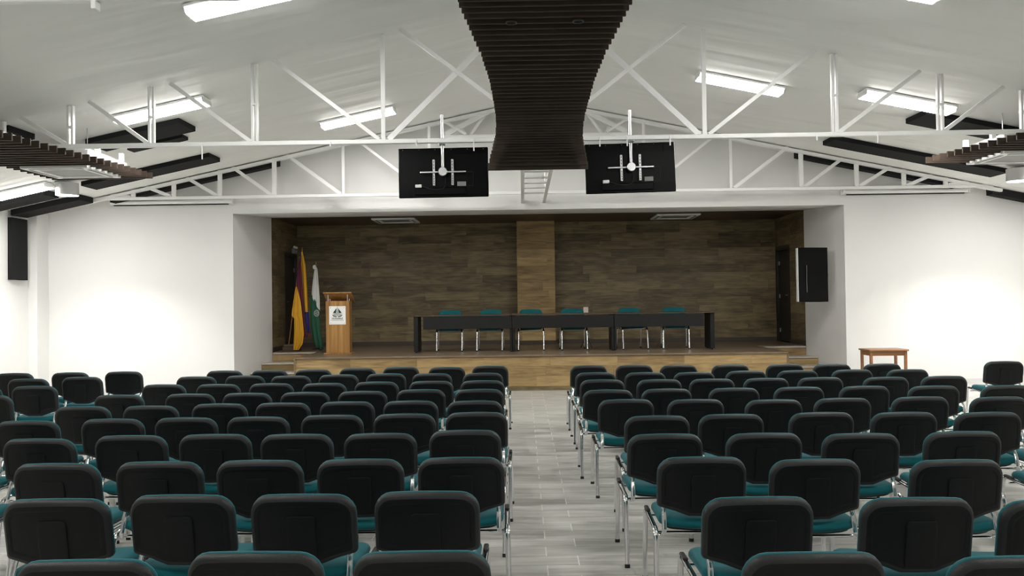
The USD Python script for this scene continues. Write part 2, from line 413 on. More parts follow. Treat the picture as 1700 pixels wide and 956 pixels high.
t = thing('exit_lamp', 'small grey emergency lamp box above the left stage door', 'lamp', (AL + .001, 18.28, 2.83))
obj('housing', bbox(0, .07, -.13, .13, -.07, .05, .01), 'grey_grille', t)
obj('lamp_head', cat_(moved(trimesh.creation.icosphere(2, .035), .05, -.07, .075), moved(trimesh.creation.icosphere(2, .035), .05, .07, .075)), 'white_plastic', t, smooth=True)
obj('indicator', box(.0701, .074, -.03, .03, -.03, .0), 'pale_plate', t)

# ------------------------------------------------------------------ roof trusses
CH = 3.605
VX = [1.955, 3.53, 4.80, 5.80, 6.65, 7.40, 8.05]
def ceil_at(x): return zc(x) - .004
def roof_truss(y, label, kind):
    t = thing('roof_truss', label, 'roof truss', (RX, y, 0))
    B = .027
    def Z(d): return RZ - SL * abs(d) - .005
    xe = 8.25
    obj('bottom_chord', bbox(-xe, xe, -B, B, CH - B, CH + B, .006), 'white_metal', t)
    for s in (-1, 1):
        if kind == 'far':
            obj('top_chord', bar((0, 0, Z(0) - .045), (s * 8.4, 0, Z(8.4) - .045), .054, .09, (0, 1, 0)), 'white_metal', t)
        for i, d in enumerate(VX):
            x = s * d; zt = Z(d)
            if i == 0 or kind == 'far':
                obj('vertical', bar((x, 0, CH + B), (x, 0, zt), .05 if i < 2 else .078, .03, (0, 1, 0)), 'white_metal', t)
            else:
                m = [bar((x + q, 0, CH + B), (x + q, 0, zt), .024, .05, (0, 1, 0)) for q in (-.026, .026)]
                zm = (CH + zt) / 2
                m.append(box(x - .04, x + .04, -.03, .03, zm - .02, zm + .0))
                obj('vertical', cat_(*m), 'white_metal', t)
            # the diagonal runs from just inside this panel's outer vertical down to the inner vertical's foot
            inner = VX[i - 1] if i else 0.0
            xo = d - .23
            if xo > inner + .1:
                if i == 0 and kind == 'far':
                    a, b = (s * (xo), 0, Z(xo)), (s * 1.28, 0, 4.69)
                elif i == 0:
                    a, b = (s * xo, -.034, Z(xo)), (0, -.034, CH + B)
                else:
                    a, b = (s * xo, 0, Z(xo)), (s * (inner + .05), 0, CH + B)
                obj('diagonal', bar(a, b, .06 if kind == 'far' and i > 1 else .045, .03, (0, 1, 0)), 'white_metal', t)
        if kind == 'mid':
            obj('king_brace', bar((s * 1.90, .03, CH + B), (s * .18, .03, Z(.18)), .065, .02, (0, 1, 0)), 'white_metal', t)
        if kind == 'far':
            obj('collar_rafter', bar((s * 1.66, .045, 4.70), (s * .86, .045, Z(.86) - .03), .09, .03, (0, 1, 0)), 'white_metal', t)
            obj('collar_strut', bar((s * .94, .09, 5.06), (s * 1.20, .09, 4.69), .05, .03, (0, 1, 0)), 'white_metal', t)
            obj('collar_strut', bar((s * 1.38, .09, 4.86), (s * 1.28, .09, 4.69), .05, .03, (0, 1, 0)), 'white_metal', t)
    if kind == 'far':
        obj('collar_tie', bbox(-1.72, 1.72, .022, .112, 4.62, 4.688, .005), 'white_metal', t)
    if kind == 'near':
        obj('hanger_clip', bbox(-2.98, -2.95, -B - .01, B, CH - B - .055, CH + .01, .003), 'white_metal', t)
    if kind == 'mid':
        for x, L in ((-.85, .11), (.47, .08), (.68, .08), (1.01, .08), (1.53, .08), (-4.17, .16), (4.03, .09), (-2.6, .03), (3.3, .05), (-1.55, .04)):
            obj('hanger_clip', bbox(x - .008, x + .008, -B - .01, -B + .003, CH - B - L, CH + .01, .003), 'white_metal', t)
    return t
roof_truss(5.10, 'white roof truss nearest the camera, only its bottom edge in view at top left', 'near')
roof_truss(9.88, 'white lattice roof truss in mid room that carries the two hanging televisions', 'mid')
roof_truss(14.8, 'white lattice roof truss just before the front wall', 'far')

# ------------------------------------------------------------------ cable tray
t = thing('cable_tray', 'white ladder cable tray running to the front wall above the stage', 'cable tray', (.22, 0, 3.49))
for s in (-1, 1): obj('side_rail', bbox(s * .2 - .03, s * .2 + .03, 11.3, YF - .004, -.03, .05, .005), 'white_metal', t)
for y in (11.6, 12.2, 12.75, 13.3, 13.9): obj('rung', bbox(-.172, .172, y - .06, y + .06, -.012, .012, .004), 'white_metal', t)
for y in (11.5, 14.6): obj('hanger_rod', cat_(*[cyl((s * .2, y, .04), (s * .2, y, zc(.22 + s * .2) - 3.49), .006, 8) for s in (-1, 1)]), 'steel', t)

# ------------------------------------------------------------------ wooden slat clouds
def interp(y, xs, vs): return float(np.interp(y, xs, vs))
PYS = [4.6, 5.2, 6.0, 6.42, 6.88, 7.47, 8.23, 8.77, 9.1, 9.38, 9.62]
PZ = [4.02, 3.97, 3.872, 3.79, 3.686, 3.58, 3.47, 3.395, 3.345, 3.26, 3.125]
PW = [1.22, 1.30, 1.312, 1.19, 1.035, .93, .896, .935, 1.01, 1.10, 1.215]
from scipy.interpolate import PchipInterpolator
fz, fwid = PchipInterpolator(PYS, PZ), PchipInterpolator(PYS, PW)
cc = .20
t = thing('slat_canopy', 'wavy dark wood slat canopy hanging down the centre of the hall', 'ceiling canopy')
y = 4.7; ys_ = []
while y < 9.60:
    ys_.append(y); sl = float(fz.derivative()(y)); y += .082 / math.sqrt(1 + sl * sl)
for i, y in enumerate(ys_):
    z, w = float(fz(y)), float(fwid(y)) + rng.normal(0, .004)
    obj('slat', bbox(cc - w / 2, cc + w / 2, y - .013, y + .013, z, z + .088, .003), 'slat_wood', t)
for s in (-1, 1):
    pts = [(cc + s * .30, y, float(fz(y)) + .108) for y in np.linspace(4.68, 9.6, 24)]
    obj('spine', tube(pts, .02, .018, 8), 'black_rubber', t)
    for y in (5.0, 7.2, 9.3):
        obj('cable', cyl((cc + s * .30, y, float(fz(y)) + .105), (cc + s * .30, y, zc(cc + s * .3)), .003, 6), 'steel', t)
for x, nm in ((-.06, 'left'), (.46, 'right')):
    z = float(fz(6.3))
    m = trimesh.creation.torus(.040, .006, major_sections=24, minor_sections=8); m.apply_translation((x, 6.3, z - .006))
    k = thing('downlight', f'small unlit round downlight under the central slat canopy, the {nm} of the two', 'downlight')
    obj('trim_ring', m, 'dark_metal', k, smooth=True)
    obj('lens', moved(trimesh.creation.cylinder(.036, .006, sections=20), x, 6.3, z - .004), 'tv_black', k)

def side_cloud(s):
    """flat slat raft with a ceiling cassette let into its far end"""
    side = 'left' if s < 0 else 'right'
    X = lambda d: RX + s * d               # d = distance from the room's centre line
    di, do = 5.60, 7.15
    y0, y1 = 7.6, 11.95 if s < 0 else 11.64
    t = thing('slat_canopy', f'flat dark wood slat canopy over the {side} side aisle', 'ceiling canopy')
    y = y0; k = 0
    while y < y1:
        dd = (5.65 + .093 * (11.95 - y) if s < 0 else 5.40 + .165 * (11.6 - y)) + .012 * math.sin(y * 2.2)
        if 10.66 < y < 11.62: runs = ((dd, 6.02), (6.95, do))
        else: runs = ((dd, do),)
        for a, b in runs:
            xa, xb = sorted((X(a), X(b)))
            obj('slat', bbox(xa, xb, y - .013, y + .013, 3.50, 3.585, .003), 'slat_wood', t)
        y += .15
    for d in (6.12, 7.0):
        x = X(d); obj('support_rail', bbox(x - .025, x + .025, y0, y1 - .1, 3.586, 3.626, .004), 'white_metal', t)
        for y in (8.2, 10.85): obj('hanger_rod', cyl((x, y, 3.62), (x, y, zc(x)), .006, 8), 'steel', t)
    c = thing('ceiling_air_unit', f'white square air cassette set into the {side} slat canopy', 'air conditioner', (X(6.485), 11.14, 3.50))
    w = .455
    obj('panel', cat_(*[bbox(*q, -.02, .03, .008) for q in ((-w, w, -w, -.31), (-w, w, .31, w), (-w, -.31, -.31, .31), (.31, w, -.31, .31))]), 'white_plastic', c)
    obj('grille', box(-.31, .31, -.31, .31, -.008, .02), 'grey_grille', c)
    for a, b, p, q in ((-.36, .36, -.42, -.37), (-.36, .36, .37, .42), (-.42, -.37, -.3, .3), (.37, .42, -.3, .3)): obj('louvre', box(a, b, p, q, -.024, -.019), 'grey_grille', c)
    h = zc(X(6.485)) - 3.50 - s * 0 - .03
    hb = min(.26, RZ - SL * 6.95 - 3.50 - .02)
    obj('body', bbox(-.42, .42, -.42, .42, .13, hb, .01), 'white_plastic', c)
    fr = thing('hanging_frame', f'white steel hanging frame beside the {side} air cassette', 'frame', (X(5.93), 0, 0))
    obj('rail', bbox(-.03, .03, 10.45, 11.5, 3.60, 3.68, .005), 'white_metal', fr)
    for y in (10.75, 11.4):
        obj('post', bbox(-.03, .03, y - .03, y + .03, 3.68, 3.80, .004), 'white_metal', fr)
side_cloud(-1); side_cloud(1)

# ------------------------------------------------------------------ acoustic panels
def slope_box(x0, x1, y0, y1, th=.06, gap=.004):
    def z(x): return zc(x) - gap
    return hexa([(x0, y0, z(x0) - th), (x1, y0, z(x1) - th), (x1, y1, z(x1) - th), (x0, y1, z(x0) - th)],
                [(x0, y0, z(x0)), (x1, y0, z(x1)), (x1, y1, z(x1)), (x0, y1, z(x0))])
G = 'black acoustic panels'
def panel(mesh, label): obj('acoustic_panel', mesh, 'black_foam', label=label, cat='acoustic panel', group=G)
panel(slope_box(-7.57, -4.48, 14.84, 15.05, .13), 'long black acoustic panel on the ceiling left, nearest the front wall')
panel(slope_box(-7.35, -5.20, 13.45, 13.95, .07), 'black acoustic panel on the ceiling left, second row back from the front wall')
panel(slope_box(-6.10, -4.78, 11.28, 11.86, .07), 'black acoustic panel on the ceiling beside the left batten lamp')
panel(slope_box(-5.90, -5.07, 12.08, 12.30, .05), 'narrow black acoustic strip on the ceiling left, behind the wider panel')
panel(slope_box(-9.04, -7.82, 14.25, 14.72, .10), 'short black acoustic panel where ceiling meets the left wall')
panel(box(XL + .004, XL + .07, 14.25, 14.72, 2.13, zc(XL) - .125), 'tall black acoustic panel on the left side wall')
panel(slope_box(-9.05, -7.95, 13.42, 13.85, .09), 'short black acoustic panel high at the left edge of the ceiling')
panel(slope_box(-8.2, -6.40, 10.05, 10.60, .07), 'black acoustic panel on the ceiling above the left slat canopy')
panel(slope_box(5.04, 7.92, 14.84, 15.05, .13), 'long black acoustic panel on the ceiling right, nearest the front wall')
panel(slope_box(5.17, 8.0, 13.45, 13.95, .07), 'black acoustic panel on the ceiling right, second row back from the front wall')
panel(slope_box(5.60, 7.2, 11.28, 11.86, .07), 'black acoustic panel on the ceiling beside the right batten lamp')
panel(slope_box(8.55, 9.6, 14.84, 15.05, .13), 'short black acoustic panel at the far right edge of the ceiling')

# ------------------------------------------------------------------ lamps
def batten(x, y, label, L=1.24, w=.29, group='lit batten lamps on the ceiling'):
    s = -1 if x < RX else 1
    ang = math.degrees(math.atan(SL)) * (s)
    t = thing('batten_lamp', label, 'ceiling lamp', (x, y, zc(x) - .012), ry=ang, group=group)
    obj('housing', bbox(-L / 2, L / 2, -w / 2, w / 2, -.026, .004, .005), 'white_metal', t)
    prof = [(w / 2 - .004, -.027), (w * .47, -.080), (w * .40, -.0845), (-w * .40, -.0845), (-w * .47, -.080), (-w / 2 + .004, -.027)]
    m = prism_x(prof[::-1], -L / 2 + .02, L / 2 - .02)
    obj('diffuser_edge', m, 'lamp_edge_glow', t, label='frosted dimmer edge of the diffuser')
    obj('diffuser', box(-L / 2 + .02, L / 2 - .02, -w * .40, w * .40, -.0865, -.0846), 'lamp_glow', t)
    for q in (-1, 1):
        e = prism_x([(p, q_) for p, q_ in prof[::-1]], min(q * (L / 2 - .02), q * (L / 2)), max(q * (L / 2 - .02), q * (L / 2)))
        obj('end_cap', e, 'white_plastic', t)
batten(-2.66, 13.22, 'lit batten lamp on the ceiling left of the canopy, nearest the front wall')
batten(-4.76, 10.68, 'lit batten lamp on the left ceiling slope, crossed by truss bars')
batten(-2.68, 7.97, 'lit batten lamp at the top edge of the photo, left of the canopy')
batten(3.13, 11.56, 'lit batten lamp on the ceiling right of the canopy, nearer the centre')
batten(5.21, 10.97, 'lit batten lamp on the right ceiling slope, crossed by truss bars')
batten(-8.25, 13.05, 'lit batten lamp low at the far left edge of the ceiling')
batten(3.42, 7.75, 'lit batten lamp just cut off by the top right edge')
batten(8.86, 12.9, 'lit batten lamp low beyond the right edge of the photo')
for k, (x, y) in enumerate(((-3.0, 2.6), (3.6, 2.6), (-6.6, 5.6), (7.1, 5.6), (-3.0, -2.6), (3.6, -2.6))):  # unseen lamps, assumed to carry on the grid and added to fill the near rows
    batten(x, y, 'unseen batten lamp assumed on the ceiling out of the frame', group='assumed batten lamps out of the frame')

def high_bay(x, y, side):
    zt = zc(x); zb = 3.46
    t = thing('high_bay_lamp', f'white drum downlight by the front wall, {side} side of the hall', 'ceiling lamp', (x, y, 0))
    R_ = .175
    prof = [(0, zb + .165), (R_ - .008, zb + .165), (R_ - .008, zb), (R_, zb), (R_, zc(abs(x - RX) + R_ + RX) - .006), (0, zc(abs(x - RX) + R_ + RX) - .006)]
    obj('drum', lathe(prof, 32), 'drum_grey', t, smooth=30)
    obj('lamp', moved(trimesh.creation.cylinder(.042, .012, sections=20), 0, 0, zb + .158), 'highbay_glow', t)
high_bay(-7.44, 13.2, 'left'); high_bay(8.02, 13.2, 'right')

# ------------------------------------------------------------------ projection screens, rolled up
for s, x0, x1 in (('left', -7.70, -5.42), ('right', 5.96, 8.25)):
    t = thing('projection_screen', f'rolled up white projection screen case high on the {s} front wall', 'projection screen', (0, 15.12, 3.575))
    obj('case', tube([(x0, 0, 0), (x1, 0, 0)], .045, .045, 14, (0, 0, 1)), 'white_metal', t, smooth=40)
    obj('pull_bar', bbox(x0 + .06, x1 - .06, -.012, .012, -.066, -.046, .003), 'black_rubber', t)
    for x in (x0 - .012, x1 + .012): obj('end_cap', bbox(x - .012, x + .012, -.055, .07, -.055, .055, .006), 'white_plastic', t)

# ------------------------------------------------------------------ hanging televisions
def television(x, z, side, roll, yaw, hole):
    t = thing('television', f'flat television hung from the truss, back to the audience, {side} of the canopy', 'television', (x, 10.06, z), rz=yaw, ry=roll)
    W, H_ = 1.115, .615
    obj('casing', bbox(-W / 2, W / 2, .0, .035, -H_ / 2, H_ / 2, .008), 'tv_black', t)
    obj('screen', box(-W / 2 + .012, W / 2 - .012, .0352, .037, -H_ / 2 + .012, H_ / 2 - .012), 'tv_glass', t)
    obj('lower_housing', bbox(-.36, .28, -.022, .001, -H_ / 2 + .03, -H_ / 2 + .12, .010), 'tv_black', t)
    ph = .022
    pole = obj('pole', cyl((0, -.075, .0), (0, -.075, .70), .019, 16), 'steel', t, smooth=40, label='steel hanging pole')
    hub = lathe([(0, -.02), (.05, -.02), (.056, -.012), (.056, .012), (.05, .02), (0, .02)], 28)
    hub.apply_transform(trimesh.transformations.rotation_matrix(math.pi / 2, (1, 0, 0))); hub.apply_translation((0, -.075, -.0))
    obj('hub', hub, 'steel', t, smooth=35)
    obj('clamp', bbox(-.035, .035, -.155, -.056, CH - z - .04, CH - z + .04, .005), 'steel', t)
    obj('crossbar', bbox(-.285, .285, -.058, -.036, -.010, .010, .004), 'steel', t)
    for s in (-1, 1):
        b = obj('bracket', bbox(s * .115 - .016, s * .115 + .016, -.036, -.002, -.165, .16, .004), 'steel', t)
        for q in (-.14, -.11, -.08, -.05, .05, .09, .13): obj('bolt', box(s * .115 - .004, s * .115 + .004, -.039, -.0355, q - .010, q + .010), 'black_rubber', b)
    pl = obj('connector', bbox(-.35, -.27, -.03, 0, -.185, -.145, .006), 'pale_plate', t, label='pale cable connector')
    obj('label_plate', box(.17, .28, -.0015, 0, -.17, -.115), 'grey_grille', t)
    obj('recess', cat_(box(.29, .37, -.004, 0, -.17, -.164), box(.29, .37, -.004, 0, .0, .006), box(.29, .294, -.004, 0, -.17, .006), box(.366, .37, -.004, 0, -.17, .006)), 'table_black', t)
    for px in np.linspace(-.5, .5, 6):
        obj('screw', moved(trimesh.creation.icosphere(1, .005), px, 0, H_ / 2 - .02), 'steel', t)
    obj('cable', tube(bez((-.27, -.02, -.165), (-.1, -.03, -.24), (.0, -.03, -.2), 10) + bez((.0, -.03, -.2), (.05, -.03, -.15), (.02, -.06, -.03), 8)[1:], .004, n=6), 'black_rubber', t)
television(-.965, 3.245, 'left', -.3, 0, 0); television(1.353, 3.268, 'right', -1.2, 1.5, 0)

# ------------------------------------------------------------------ portrait screen on the right jamb
t = thing('wall_screen', 'black upright screen on an arm at the right side of the stage recess', 'screen', (5.485, 15.45, 2.055), rz=9)
obj('casing', bbox(-.29, .30, .004, .085, -.508, .508, .006), 'white_plastic', t, label='white case edge')
obj('panel', bbox(-.282, .305, -.012, .004, -.514, .514, .003), 'tv_glass', t)
obj('glint_strip', box(-.125, -.118, -.0135, -.012, -.33, .18), 'grey_grille', t)  # reflection on the glass, painted as a thin grey strip
obj('wall_arm', bar((.22, .085, 0), (.40, .20, 0), .05, .06), 'black_rubber', t)

# ------------------------------------------------------------------ stacking chairs
def outline(a, h, rt_, rb, n=6, crown=0.0, bow=0.0, mid=5):
    """closed loop, counter-clockwise in (u, v), of a rounded rectangle half-width a, half-height h"""
    rt_, rb = max(min(rt_, a * .98, h * .95), .001), max(min(rb, a * .98, h * .95), .001)
    P = []
    def arc(cx, cy, r, g0, g1):
        for g in np.linspace(g0, g1, n): P.append((cx + r * math.cos(g), cy + r * math.sin(g)))
    def edge(p, q):
        for k in range(1, mid + 1):
            f = k / (mid + 1); P.append((p[0] + (q[0] - p[0]) * f, p[1] + (q[1] - p[1]) * f))
    pi = math.pi
    arc(a - rt_, h - rt_, rt_, 0, pi / 2); edge((a - rt_, h), (-a + rt_, h))
    arc(-a + rt_, h - rt_, rt_, pi / 2, pi); edge((-a, h - rt_), (-a, -h + rb))
    arc(-a + rb, -h + rb, rb, pi, 1.5 * pi); edge((-a + rb, -h), (a - rb, -h))
    arc(a - rb, -h + rb, rb, 1.5 * pi, 2 * pi); edge((a, -h + rb), (a, h - rt_))
    P = np.array(P); u, v = P[:, 0], P[:, 1].copy()
    k = 1 - (u / a) ** 2; w = v / h
    kb = np.clip((.88 - np.abs(u) / a) / .62, 0, 1); kb = kb * kb * (3 - 2 * kb)
    v = v + np.where(w > 0, crown * w * k, bow * w * kb)
    return np.c_[u, v]

def shell(rings, warp):
    """rings: list of ((u,v) loops, depth); fan to the centre of the last ring. warp maps (u, v, depth) to xyz"""
    V = []; n = len(rings[0][0])
    for P, d in rings: V += [warp(u, v, d) for u, v in P]
    P, d = rings[-1]; c = P.mean(0); V.append(warp(c[0], c[1], d)); V = np.array(V)
    Fc = []
    for i in range(len(rings) - 1):
        for k in range(n):
            A, B = i * n + k, i * n + (k + 1) % n; Fc += [(A, B, B + n), (A, B + n, A + n)]
    e = (len(rings) - 1) * n; c = len(V) - 1
    for k in range(n): Fc.append((e + k, e + (k + 1) % n, c))
    return trimesh.Trimesh(V, np.array(Fc), process=False)

BZ0, BZ1 = .538, .797                         # back panel
def back_warp(u, v, d):
    z = (BZ0 + BZ1) / 2 + v
    y = -.205 - (z - BZ0) * .17 + .030 * (u / .235) ** 2 - d     # d > 0 goes to the rear
    return (u, y, z - d * .17)
def ring(a0, h0, r0, r1, i, crown=.014, bow=.046):
    f = max(0, 1 - i / .11)
    return outline(a0 - i, h0 - i, r0 - i * .8, max(r1 - i * .6, .012), crown=crown * (.4 + .6 * f), bow=bow * (.5 + .5 * f))
A_, H2 = .235, (BZ1 - BZ0) / 2
def chair_parts(t):
    prof = [(0, 0), (.0015, .009), (.005, .0155), (.011, .0205), (.020, .0235), (.032, .0245), (.040, .0240), (.043, .0215), (.046, .0215), (.06, .0220), (.09, .0225), (.125, .0225)]
    bs = shell([(ring(A_, H2, .078, .020, i), d) for i, d in prof[4:]], back_warp); bs.fix_normals()
    b = obj('back_shell', bs, 'chair_plastic', t, smooth=50, label='black moulded plastic back shell')
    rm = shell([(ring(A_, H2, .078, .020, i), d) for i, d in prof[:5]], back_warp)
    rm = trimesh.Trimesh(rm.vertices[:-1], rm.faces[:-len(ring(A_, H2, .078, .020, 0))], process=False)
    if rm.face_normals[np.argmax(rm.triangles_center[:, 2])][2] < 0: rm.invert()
    obj('rim', rm, 'rim_highlight_plastic', b, smooth=50, label='grainy rim with its highlight painted in as dark grey')
    if bs.face_normals.mean(0)[1] > 0: bs.invert()
    pm = [(outline(.063, .100, .014, .006, n=4, mid=2) - (0, .045), .0205), (outline(.0625, .0995, .014, .006, n=4, mid=2) - (0, .045), .029), (outline(.059, .096, .011, .005, n=4, mid=2) - (0, .045), .0305), (outline(.045, .08, .01, .005, n=4, mid=2) - (0, .045), .0305)]
    pm = shell(pm, back_warp); pm.fix_normals()
    obj('back_plate', pm, 'chair_plastic', b, smooth=40)
    front = [(ring(A_ - .001, H2 + .0015, .078, .022, i), -d) for i, d in ((0.004, -.002), (0, .001), (.0, .012), (.004, .022), (.012, .030), (.028, .036), (.055, .039), (.09, .040), (.125, .040))]
    bp = shell(front, back_warp); bp.fix_normals()
    obj('back_pad', bp, 'teal_fabric', t, smooth=60, label='teal fabric back pad')
    def seat_warp(u, v, d): return (u, v + .005, .425 + d + .016 * (u / .23) ** 2 - .012 * max(0, v / .21) ** 2)
    so = lambda i: outline(.226 - i, .208 - i, .085 - i * .6, .065 - i * .6, bow=.012, crown=.010)
    cush = [(so(.020), -.004), (so(.006), .004), (so(0), .016), (so(.001), .028), (so(.008), .042), (so(.022), .051), (so(.05), .056), (so(.10), .057), (so(.15), .055)]
    c = shell([(so(.17), -.006)] + cush, seat_warp)
    base = shell([(so(.17), -.006)], seat_warp)
    m = cat_(c, trimesh.Trimesh(base.vertices, base.faces[:, ::-1], process=False)); m.merge_vertices(); m.fix_normals()
    obj('seat', m, 'teal_fabric', t, smooth=60, label='teal fabric seat cushion')
    def pan_warp(u, v, d): return (u, v + .005, .425 + d + .010 * (u / .23) ** 2)
    pan = shell([(so(.026), .000), (so(.03), -.010), (so(.05), -.020), (so(.12), -.024)], pan_warp); pan.fix_normals()
    obj('seat_pan', pan, 'chair_plastic', t, smooth=50)
    for s in (-1, 1):
        fr = [(s * .250, .262, .012), (s * .250, .235, .20), (s * .247, .212, .375)] + bez((s * .247, .208, .40), (s * .246, .202, .437), (s * .245, .150, .435), 7) + [(s * .245, .06, .430), (s * .245, .0, .427)]
        f = obj('leg', tube(fr, .0145, .0085, 12), 'chrome', t, smooth=45)
        obj('foot', tube([(s * .250, .2622, 0), (s * .250, .2605, .022)], .0165, .0105, 12), 'black_rubber', f)
        rr_ = [(s * .251, -.268, .012), (s * .250, -.238, .20), (s * .247, -.214, .36)] + bez((s * .247, -.210, .385), (s * .246, -.204, .424), (s * .245, -.150, .424), 7) + [(s * .245, -.06, .425), (s * .245, .0, .427)]
        f = obj('leg', tube(rr_, .0145, .0085, 12), 'chrome', t, smooth=45)
        obj('foot', tube([(s * .251, -.2682, 0), (s * .251, -.2645, .022)], .0165, .0105, 12), 'black_rubber', f)
        bp_ = [(s * .236, -.13, .395), (s * .226, -.165, .393)] + bez((s * .214, -.196, .392), (s * .203, -.215, .393), (s * .202, -.2175, .43), 7) + [(s * .200, -.196, .50), (s * .199, -.180, .53), (s * .198, -.186, .60)]
        obj('back_post', tube(bp_, .013, .0055, 12), 'chrome', t, smooth=45)
        obj('bumper', bbox(s * .245 - .0125, s * .245 + .0125, .10, .195, .436, .452, .005), 'black_rubber', t)
    for y, z in ((-.165, .396), (.15, .402)):
        obj('crossbar', tube([(-.243, y, z), (.243, y, z)], .008, .012, 10, (0, 0, 1)), 'chrome', t, smooth=45)

LEFT = [
    [(-0.43, 10.41), (-0.98, 10.29), (-1.58, 10.41), (-2.12, 10.29), (-2.66, 10.19), (-3.20, 10.16), (-3.77, 10.17), (-5.10, 10.23), (-5.75, 10.18), (-6.46, 10.18)],
    [(-0.48, 9.40), (-1.07, 9.41), (-1.62, 9.47), (-2.16, 9.41), (-2.70, 9.34), (-3.26, 9.43), (-3.82, 9.39), (-5.24, 9.51), (-5.78, 9.35)],
    [(-0.44, 8.51), (-0.98, 8.52), (-1.55, 8.51), (-2.09, 8.43), (-2.66, 8.48), (-3.21, 8.46), (-3.80, 8.50), (-5.19, 8.49), (-5.80, 8.52)],
    [(-0.43, 7.68), (-0.99, 7.72), (-1.53, 7.63), (-2.07, 7.60), (-2.61, 7.59), (-3.15, 7.58), (-3.81, 7.56), (-5.12, 7.62)],
    [(-0.42, 6.79), (-0.96, 6.84), (-1.50, 6.84), (-2.04, 6.81), (-2.58, 6.80), (-3.12, 6.71), (-3.70, 6.72)],
    [(-0.36, 6.09), (-0.90, 6.05), (-1.44, 6.03), (-1.98, 5.98), (-2.52, 5.98), (-3.06, 5.96), (-3.67, 5.91)],
    [(-0.39, 5.25), (-0.93, 5.16), (-1.47, 5.17), (-2.01, 5.20), (-2.55, 5.19), (-3.09, 5.10), (-3.77, 5.15)],
    [(-0.35, 4.34), (-0.89, 4.32), (-1.43, 4.32), (-1.97, 4.31), (-2.51, 4.29), (-3.25, 4.38)],
    [(-0.44, 3.57), (-0.98, 3.54), (-1.52, 3.55), (-2.06, 3.50)],
    [(-0.36, 2.71), (-0.92, 2.72), (-1.47, 2.65)],
]
RIGHT = [
    [(0.82, 10.26), (1.40, 10.26), (1.94, 10.17), (2.57, 10.12), (3.24, 10.11), (3.80, 10.03), (4.40, 10.01), (5.99, 10.16)],
    [(0.82, 9.29), (1.38, 9.22), (1.92, 9.17), (2.53, 9.27), (3.11, 9.24), (3.73, 9.26), (4.34, 9.21)],
    [(0.82, 8.45), (1.40, 8.40), (1.95, 8.40), (2.51, 8.41), (3.07, 8.42), (3.72, 8.37), (4.34, 8.41)],
    [(0.78, 7.50), (1.32, 7.53), (1.95, 7.53), (2.55, 7.55), (3.16, 7.56), (3.78, 7.51), (4.43, 7.48)],
    [(0.85, 6.77), (1.42, 6.72), (2.04, 6.64), (2.62, 6.69), (3.27, 6.72), (3.87, 6.65)],
    [(0.95, 5.80), (1.49, 5.84), (2.15, 5.88), (2.73, 5.84), (3.30, 5.79), (3.86, 5.80)],
    [(0.87, 5.02), (1.48, 5.01), (2.06, 4.96), (2.69, 4.99), (3.43, 5.00)],
    [(0.94, 4.28), (1.50, 4.19), (2.20, 4.14), (2.96, 4.20)],
    [(0.98, 3.41), (1.63, 3.37), (2.17, 3.31)],
    [(0.95, 2.66), (1.59, 2.60)],
]

first = None
def place_chair(x, y, z, rz, label, group):
    global first
    if first is None:
        first = thing('stacking_chair', label, 'chair', (x, y, z), 0, group)
        UsdGeom.Xformable(first).AddRotateZOp().Set(float(rz))
        chair_parts(first)
        return first
    return dup(first, 'stacking_chair', (x, y, z), rz, label, group, 'chair')
jit = random.Random(3)
for side, rows in (('left', LEFT), ('right', RIGHT)):
    for i, rw in enumerate(rows):
        k = m = 0
        for (x, y) in rw:
            fl_ = (side == 'left' and x < -4.6 and i < 4) or (side == 'right' and x > 5.5)
            yaw = jit.uniform(-1.3, 1.3)
            if fl_:
                lab = f'chair in the {side} side block, {ORD[m]} from the aisle, {ORD[i]} row from the stage'
                g = f'chairs of the {side} side block'; m += 1
                yaw += 3 if side == 'left' else -3
            else:
                lab = f'teal and black chair, {ORD[k]} {side} of the centre aisle, {ORD[i]} row from the stage'
                g = f'chairs {side} of the centre aisle'; k += 1
            place_chair(x, y + .268, 0, yaw, lab, g)
sc = [('leftmost of the six behind the stage table', -1.465, 1.5), ('second from left behind the stage table', -.655, -2), ('third from left behind the stage table', .154, -1), ('fourth from left behind the stage table, beside a tripod', .999, 2), ('fifth from left behind the stage table', 2.166, 8), ('rightmost of the six behind the stage table', 3.02, -5)]
for lab, x, a in sc:
    place_chair(x, 16.24, ZS, 180 + a, 'teal backed chair, ' + lab, 'chairs behind the stage table')

# ------------------------------------------------------------------ conference tables
TX = [-2.13, -.215, 1.755, 3.70]
for k, nm in enumerate(('left', 'middle', 'right')):
    a, b = TX[k] + .002, TX[k + 1] - .002
    t = thing('conference_table', f'black fronted conference table on stage, the {nm} one of three in line', 'table', ((a + b) / 2, 15.72, ZS), group='conference tables on stage')
    h = (b - a) / 2
    obj('table_top', bbox(-h, h, 0, .60, .705, .730, .004), 'oak_dark_shaded_x', t)
    x0, x1 = (-h + .19 if k == 0 else -h + .003), (h - .21 if k == 2 else h - .003)
    obj('modesty_panel', bbox(x0, x1, .02, .038, .455, .695, .003), 'table_black', t)
    for s in (-1, 1):
        w = .085 if (k == 0 and s < 0) or (k == 2 and s > 0) else .045
        xa, xb = (-h + .002, -h + w) if s < 0 else (h - w, h - .002)
        leg = obj('leg', bbox(xa, xb, .045, .555, .02, .704, .004), 'table_black', t)
        for y in (.09, .51): obj('foot', moved(trimesh.creation.cylinder(.018, .02, sections=14), (xa + xb) / 2, y, .01), 'black_rubber', leg)

